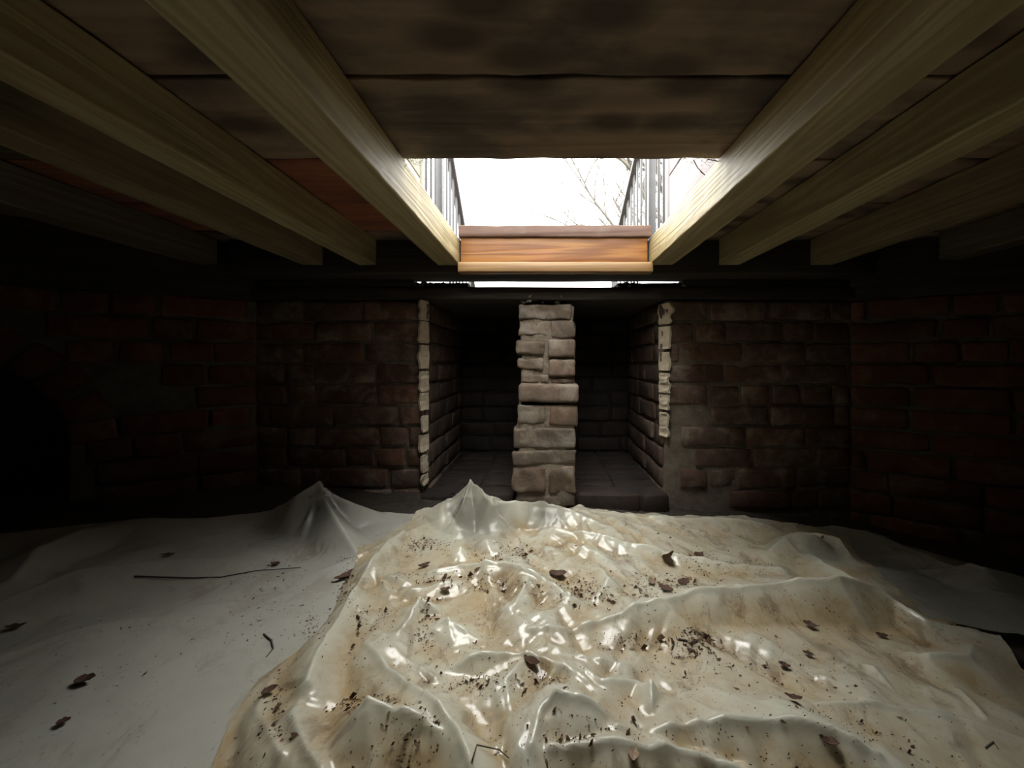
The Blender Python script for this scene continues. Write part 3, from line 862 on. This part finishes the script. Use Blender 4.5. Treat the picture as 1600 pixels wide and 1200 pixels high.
# ------------------------------------------------------------------ dead leaves, twigs and litter
def leaf_mesh(L, wd, seed, curl=.5):
    r = random.Random(seed); n = 7; vs, fs = [], []
    for i in range(n+1):
        t = i/n; hw = wd*.5*math.sin(math.pi*min(1, t*.96+.04))**.8*(1+.25*r.uniform(-1, 1))+.0006
        x = (t-.5)*L; lift_ = curl*L*.35*(2*t-1)**2
        for s in (-1, 0, 1):
            vs.append((x, s*hw, lift_+abs(s)*hw*.6+r.uniform(-.0008, .0008)))
    m = len(vs)
    vs += [(a, b, c+.0009) for a, b, c in vs]
    for i in range(n):
        for k in range(2):
            a = i*3+k
            fs.append((a, a+3, a+4, a+1)); fs.append((a+m, a+1+m, a+4+m, a+3+m))
        fs.append((i*3, i*3+m, i*3+3+m, i*3+3)); fs.append((i*3+2, i*3+5, i*3+5+m, i*3+2+m))
    fs.append((0, 1, 1+m, m)); fs.append((1, 2, 2+m, 1+m))
    e = n*3; fs.append((e, e+m, e+1+m, e+1)); fs.append((e+1, e+1+m, e+2+m, e+2))
    return me_from('dead_leaf', vs, fs)
def leaf(px, py, L, wd, rot, label, mat=None, curl=.5, tilt=0, cat='leaf', name='dead_leaf'):
    x, y = G(px, py, .03)
    for _ in range(4):
        h = ground_h(x, y)-(float(base(x))); x, y = G(px, py, h)
    o = link(name, leaf_mesh(L, wd, int(px*7+py), curl), mat or M_LEAF)
    o.location = (x, y, ground_h(x, y)+.003+abs(math.sin(tilt))*L*.45)
    o.rotation_euler = (0, tilt, rot)
    return tag(o, label, cat, 'dead leaves on the plastic')
leaf(1046, 882, .060, .028, -1.2, 'dark curled leaf standing up from the fold, largest right of centre at the back', tilt=-.7)
leaf(872, 901, .048, .024, .1, 'dark crumpled leaf just right of the middle of the sheet, on the upper slope')
leaf(1068, 914, .040, .022, .6, 'dark leaf at the right end of the leaf clump near the middle')
leaf(1040, 924, .038, .020, 2.4, 'brown leaf at the left end of the leaf clump near the middle')
leaf(1018, 912, .032, .016, 1.4, 'pale brown shred above the leaf clump near the middle', M_LEAF_P)
leaf(1092, 869, .040, .020, .5, 'brown leaf tangle resting on the back fold, right of the upright curled leaf')
leaf(663, 886, .034, .012, .6, 'dark twisted leaf near the back left of the muddy sheet')
leaf(541, 903, .060, .018, 1.0, 'long black leaf caught beside the left-hand fold')
leaf(696, 920, .024, .012, .2, 'small reddish leaf left of the centre fold', M_LEAF)
leaf(831, 1038, .034, .014, -.5, 'dark leaf tucked under the fold at the centre of the sheet')
leaf(1266, 980, .028, .016, -.6, 'small dark leaf on the smooth right side, nearest the diagonal fold')
leaf(1226, 1043, .020, .010, -.5, 'tiny dark leaf in the middle of the smooth right side')
leaf(1263, 1025, .020, .009, -.6, 'tiny dark leaf just above the middle of the smooth right side')
leaf(1240, 1097, .026, .009, -.3, 'slim dark leaf lowest on the smooth right side')
leaf(1296, 1148, .024, .013, -.4, 'dark leaf on the crest of the broad front fold at lower right')
leaf(1378, 996, .024, .010, -.3, 'dark sliver near the shadowed right edge of the muddy sheet')
leaf(421, 1084, .022, .014, .9, 'black crumb of leaf where the muddy sheet overlaps the grey one')
leaf(430, 884, .024, .012, .0, 'dark leaf on the grey sheet near its back peak')
leaf(262, 870, .030, .012, .2, 'dark smudge of leaf far back on the grey sheet')
leaf(133, 1067, .026, .016, .3, 'mossy leaf alone in the left foreground of the grey sheet')
leaf(99, 1132, .014, .010, .6, 'tiny dark leaf low in the left foreground of the grey sheet')
leaf(25, 983, .028, .010, .4, 'dark sliver near the left border on the grey sheet')
leaf(1285, 857, .026, .006, .8, 'thin dark twig scrap on the clear flap at the far right corner')
leaf(990, 1170, .03, .012, 1.3, 'rusty sliver near the lower centre of the muddy sheet', M_LEAF_P)
def twig(pts, r, label, mat=M_BARK, cat='twig'):
    P_ = []
    for px, py in pts:
        x, y = G(px, py, .02)
        for _ in range(3): x, y = G(px, py, ground_h(x, y)-float(base(x)))
        P_.append(Vector((x, y, ground_h(x, y)+r*1.2)))
    v, f = tube_data(P_, r, r*.5, 5)
    return tag(link('twig', me_from('twig', v, f, True), mat), label, cat, 'twigs on the plastic')
twig([(412, 992), (424, 1002), (427, 1015), (416, 1028)], .0016, 'thin bent twig on the grey sheet left of the muddy one')
twig([(210, 902), (300, 905), (345, 903), (400, 893), (470, 888)], .0020, 'long thin root lying across the grey sheet')
twig([(1060, 1000), (1085, 1005), (1100, 995), (1082, 985)], .002, 'forked twig below the diagonal fold')
twig([(1540, 1170), (1552, 1160), (1560, 1172)], .0012, 'short bent twig in the lower right corner')
twig([(738, 1190), (745, 1168), (780, 1175), (795, 1186)], .0012, 'thin bent twig at the bottom edge, left of centre')

r5 = random.Random(55)
patches = [(680, 850, 40, 9, 120, 1.), (640, 850, 12, 14, 60, 1), (790, 866, 45, 12, 150, 1), (700, 905, 60, 8, 150, 1), (790, 915, 50, 8, 140, 1), (930, 932, 45, 16, 190, 1), (900, 918, 35, 12, 110, 1), (1010, 925, 18, 26, 130, .9), (1060, 914, 28, 12, 110, 1),
           (1085, 872, 24, 8, 80, 1), (1150, 885, 40, 8, 70, .9), (1080, 1002, 38, 14, 170, 1.), (985, 1000, 60, 10, 110, .8), (545, 905, 9, 40, 130, 1), (490, 980, 28, 26, 90, .7), (575, 970, 30, 16, 80, .8), (660, 965, 14, 40, 120, .8), (740, 1070, 60, 14, 220, .6),
           (560, 1105, 50, 12, 90, .8), (640, 1130, 50, 20, 100, .8), (430, 1110, 22, 50, 120, .8), (850, 1060, 60, 30, 110, .6), (1100, 1040, 120, 30, 130, .6), (700, 1000, 160, 90, 420, .5), (1000, 880, 200, 40, 330, .6), (900, 1150, 100, 50, 200, .7), (1230, 1040, 170, 70, 150, .7),
           (1300, 1150, 130, 40, 150, .6), (430, 900, 80, 30, 120, .6), (400, 960, 60, 50, 60, .6), (200, 980, 160, 90, 45, .8), (1120, 830, 140, 14, 120, .6), (1090, 995, 25, 10, 60, 1.2), (820, 862, 20, 12, 60, 1.2)]
vs, fs = [], []
vs2, fs2 = [], []
for (cx, cy, sx, sy, n, sc) in patches:
    for _ in range(int(n*1.5)):
        px, py = r5.gauss(cx, sx*.6), r5.gauss(cy, sy*.6)
        if py < 806: continue
        x, y = G(px, py, .02)
        for _k in range(2): x, y = G(px, py, ground_h(x, y)-float(base(x)))
        if abs(x) > 2: continue
        if r5.random() < .65:                 # crumbs slide down into the creases
            for _k in range(r5.randint(2, 9)):
                gx_ = ground_h(x+.004, y)-ground_h(x-.004, y); gy_ = ground_h(x, y+.004)-ground_h(x, y-.004)
                gl = math.hypot(gx_, gy_)
                if gl < 5e-4 or gl > .05: break
                x -= gx_/gl*.004; y -= gy_/gl*.004
        z = ground_h(x, y)+.0012
        L = (.0016+.0065*r5.random()**2.5)*sc*(2.6 if r5.random() < .12 else 1); wd = L*r5.uniform(.2, .6)
        a = r5.gauss(-.3, 1.0); ca, sa = math.cos(a), math.sin(a); tz = r5.uniform(-.4, .6)*L
        V_, F_ = (vs2, fs2) if r5.random() < .25 else (vs, fs)
        o_ = len(V_)
        for u_, v_, w_ in ((-.5, 0, 0), (0, -.5, .2), (.5, .1, 1), (.1, .5, .3), (0, 0, 1.6)):
            V_.append((x+ca*u_*L-sa*v_*wd, y+sa*u_*L+ca*v_*wd, z+w_*max(tz, .0012)*.8))
        F_ += [(o_+1, o_, o_+3, o_+2)[::-1], (o_, o_+1, o_+4), (o_+1, o_+2, o_+4), (o_+2, o_+3, o_+4), (o_+3, o_, o_+4)]
litter = tag(link('leaf_litter', me_from('leaf_litter', vs, fs), M_CRUMB), 'fine dark crumbs of leaf and soil scattered over the plastic sheets', 'litter', kind='stuff')
tag(link('pale_leaf_shreds', me_from('pale_leaf_shreds', vs2, fs2), M_LEAF_P), 'fine pale brown leaf shreds scattered over the plastic sheets', 'litter', kind='stuff')

# ------------------------------------------------------------------ cobwebs and scraps at the hatch
parts = []
for i in range(46):
    cx = rnd.choice((-.325, -.30, .36, .395)); 
    p = Vector((cx+rnd.uniform(-.03, .03), .885+rnd.uniform(-.01, .012), H(.488)))
    q = [p]
    for k in range(5): q.append(q[-1]+Vector((rnd.uniform(-.010, .010), rnd.uniform(-.003, .006), rnd.uniform(-.009, .003))))
    parts.append(tube_data(q, .0004, .0003, 4))
v, f = merge(parts)
tag(link('cobweb', me_from('cobweb', v, f), M_WEB), 'wispy cobweb fibres at the near corners of the hatch', 'cobweb', kind='stuff')
q = [W(1084, 250, .90), W(1090, 262, .91), W(1102, 274, .905), W(1094, 268, .91)]
v, f = tube_data(q, .0012, .0008, 5)
v2, f2 = tube_data([W(1105, 249, .9), W(1118, 251, .9), W(1132, 256, .9)], .0012, .0008, 5)
v, f = merge([(v, f), (v2, f2)])
tag(link('twig', me_from('twig', v, f), M_BARK), 'small dark twig dangling at the near right corner of the hatch', 'twig')
for k, (px, py) in enumerate(((1110, 325), (1118, 330), (1090, 300))):
    pass

# ------------------------------------------------------------------ outside: porch sides, railings, steps, lawn, tree
for side, m, lab in ((-1, M_CREAM, 'wall_porch_left'), (1, M_LILAC, 'wall_porch_right')):
    root = tag(empty(lab, (side*.53, .6, H(.536))), kind='structure')
    yend = 1.585 if side < 0 else 1.57
    for k in range(6):
        me = grid_box('board', .05, yend+.6, .245, cuts=(1, 10, 1), bev=.004, wob=.001, seed=k)
        o = link('board', me, m, root); o.location = (side*.027, (yend-.6)/2-.6+0.0, .124+k*.25)
    me = grid_box('corner_post', .11, .055, 1.5, bev=.004)
    o = link('corner_post', me, m, root); o.location = (side*.058, yend-.6+.03, .75)
def railing(side, ys, thick, pts, label):
    root = tag(empty('stair_railing', (side*.62, 2.3, H(.0))), label, 'railing')
    L = root.location
    def zt(y):
        for (a, za), (b, zb) in zip(pts, pts[1:]):
            if a <= y <= b: return za+(zb-za)*(y-a)/(b-a)
        return pts[-1][1]
    def zb_(y):
        return .56 if y < 2.30 else max(.02, .50-(y-2.3)*.62)
    for i, y_ in enumerate(ys):
        a, b = zb_(y_), zt(y_)
        t = .040 if i in thick else .013
        me = grid_box('post' if i in thick else 'baluster', t, t, b-a, bev=.002)
        o = link('post' if i in thick else 'baluster', me, M_RAIL, root)
        o.location = Vector((side*.60, y_, H((a+b)/2)))-L
    for (a, za), (b, zb) in zip(pts, pts[1:]):
        ln = math.hypot(b-a, zb-za)
        me = grid_box('handrail', .05, ln+.02, .03, cuts=(1, 4, 1), bev=.006)
        o = link('handrail', me, M_RAIL, root)
        o.location = Vector((side*.60, (a+b)/2, H((za+zb)/2)))-L; o.rotation_euler = (math.atan2(zb-za, b-a), 0, 0)
railing(-1, [1.72, 1.80, 1.88, 1.96, 2.04, 2.12, 2.20, 2.28, 2.36, 2.44, 2.53, 2.62, 2.72, 2.85, 3.0, 3.15], (0, 5, 15), [(1.64, 1.36), (2.30, 1.34), (3.20, .52)], 'grey metal stair railing outside on the left of the hatch')
railing(1, [1.64, 1.71, 1.78, 1.85, 1.93, 2.06, 2.17, 2.28, 2.37, 2.46, 2.54, 2.64, 2.76, 2.90, 3.04, 3.18], (0, 5, 15), [(1.62, 1.36), (2.28, 1.34), (3.24, .86)], 'grey metal stair railing outside on the right of the hatch')
for i in range(2):
    o = box_between('step', -.57, .57, 2.42+i*.30, 2.715+i*.30, H(.0), H(.34-i*.17), M_DECKTOP, cuts=(6, 2, 2), bev=.006, wob=.001)
    tag(o, ('upper', 'lower')[i]+' wooden porch step outside beyond the hatch', 'step', 'porch steps')
gx = [(-14+28*i/28) for i in range(29)]; gy = [2.46+i*.9 for i in range(22)]
vs = [(x, y, H(-.01+.02*mnoise.noise(Vector((x, y, 0))))) for y in gy for x in gx]
fs = [(j*29+i, j*29+i+1, (j+1)*29+i+1, (j+1)*29+i) for j in range(21) for i in range(28)]
tag(link('lawn', me_from('lawn', vs, fs, True), M_GRASS), 'grass outside in front of the porch', kind='structure')

tree = tag(empty('bare_tree', (4.4, 9.2, H(0))), 'bare leafless tree outside beyond the right railing', 'tree')
rt = random.Random(12)
trunk, limbs = [], []
def grow(p, d, r, n, depth):
    pts = [p]
    for k in range(n):
        d = (d+Vector((rt.uniform(-.22, .22), rt.uniform(-.22, .22), rt.uniform(-.08, .12)))).normalized()
        p = p+d*(.42*(.72**depth)); pts.append(p)
        if depth < 4 and k > 0 and rt.random() < (.8 if depth else .9):
            s = (d+Vector((rt.uniform(-1, 1), rt.uniform(-1, 1), rt.uniform(-.1, .6)))*.9).normalized()
            grow(p, s, r*.55, max(3, n-1), depth+1)
    (trunk if depth == 0 else limbs).append(tube_data(pts, r, r*.45, 5))
grow(Vector((0, 0, -.05)), Vector((-.05, 0, 1)), .11, 10, 0)
v, f = merge(trunk); link('trunk', me_from('trunk', v, f, True), M_TREE, tree)
v, f = merge(limbs); link('branches', me_from('branches', v, f, True), M_TREE, tree)
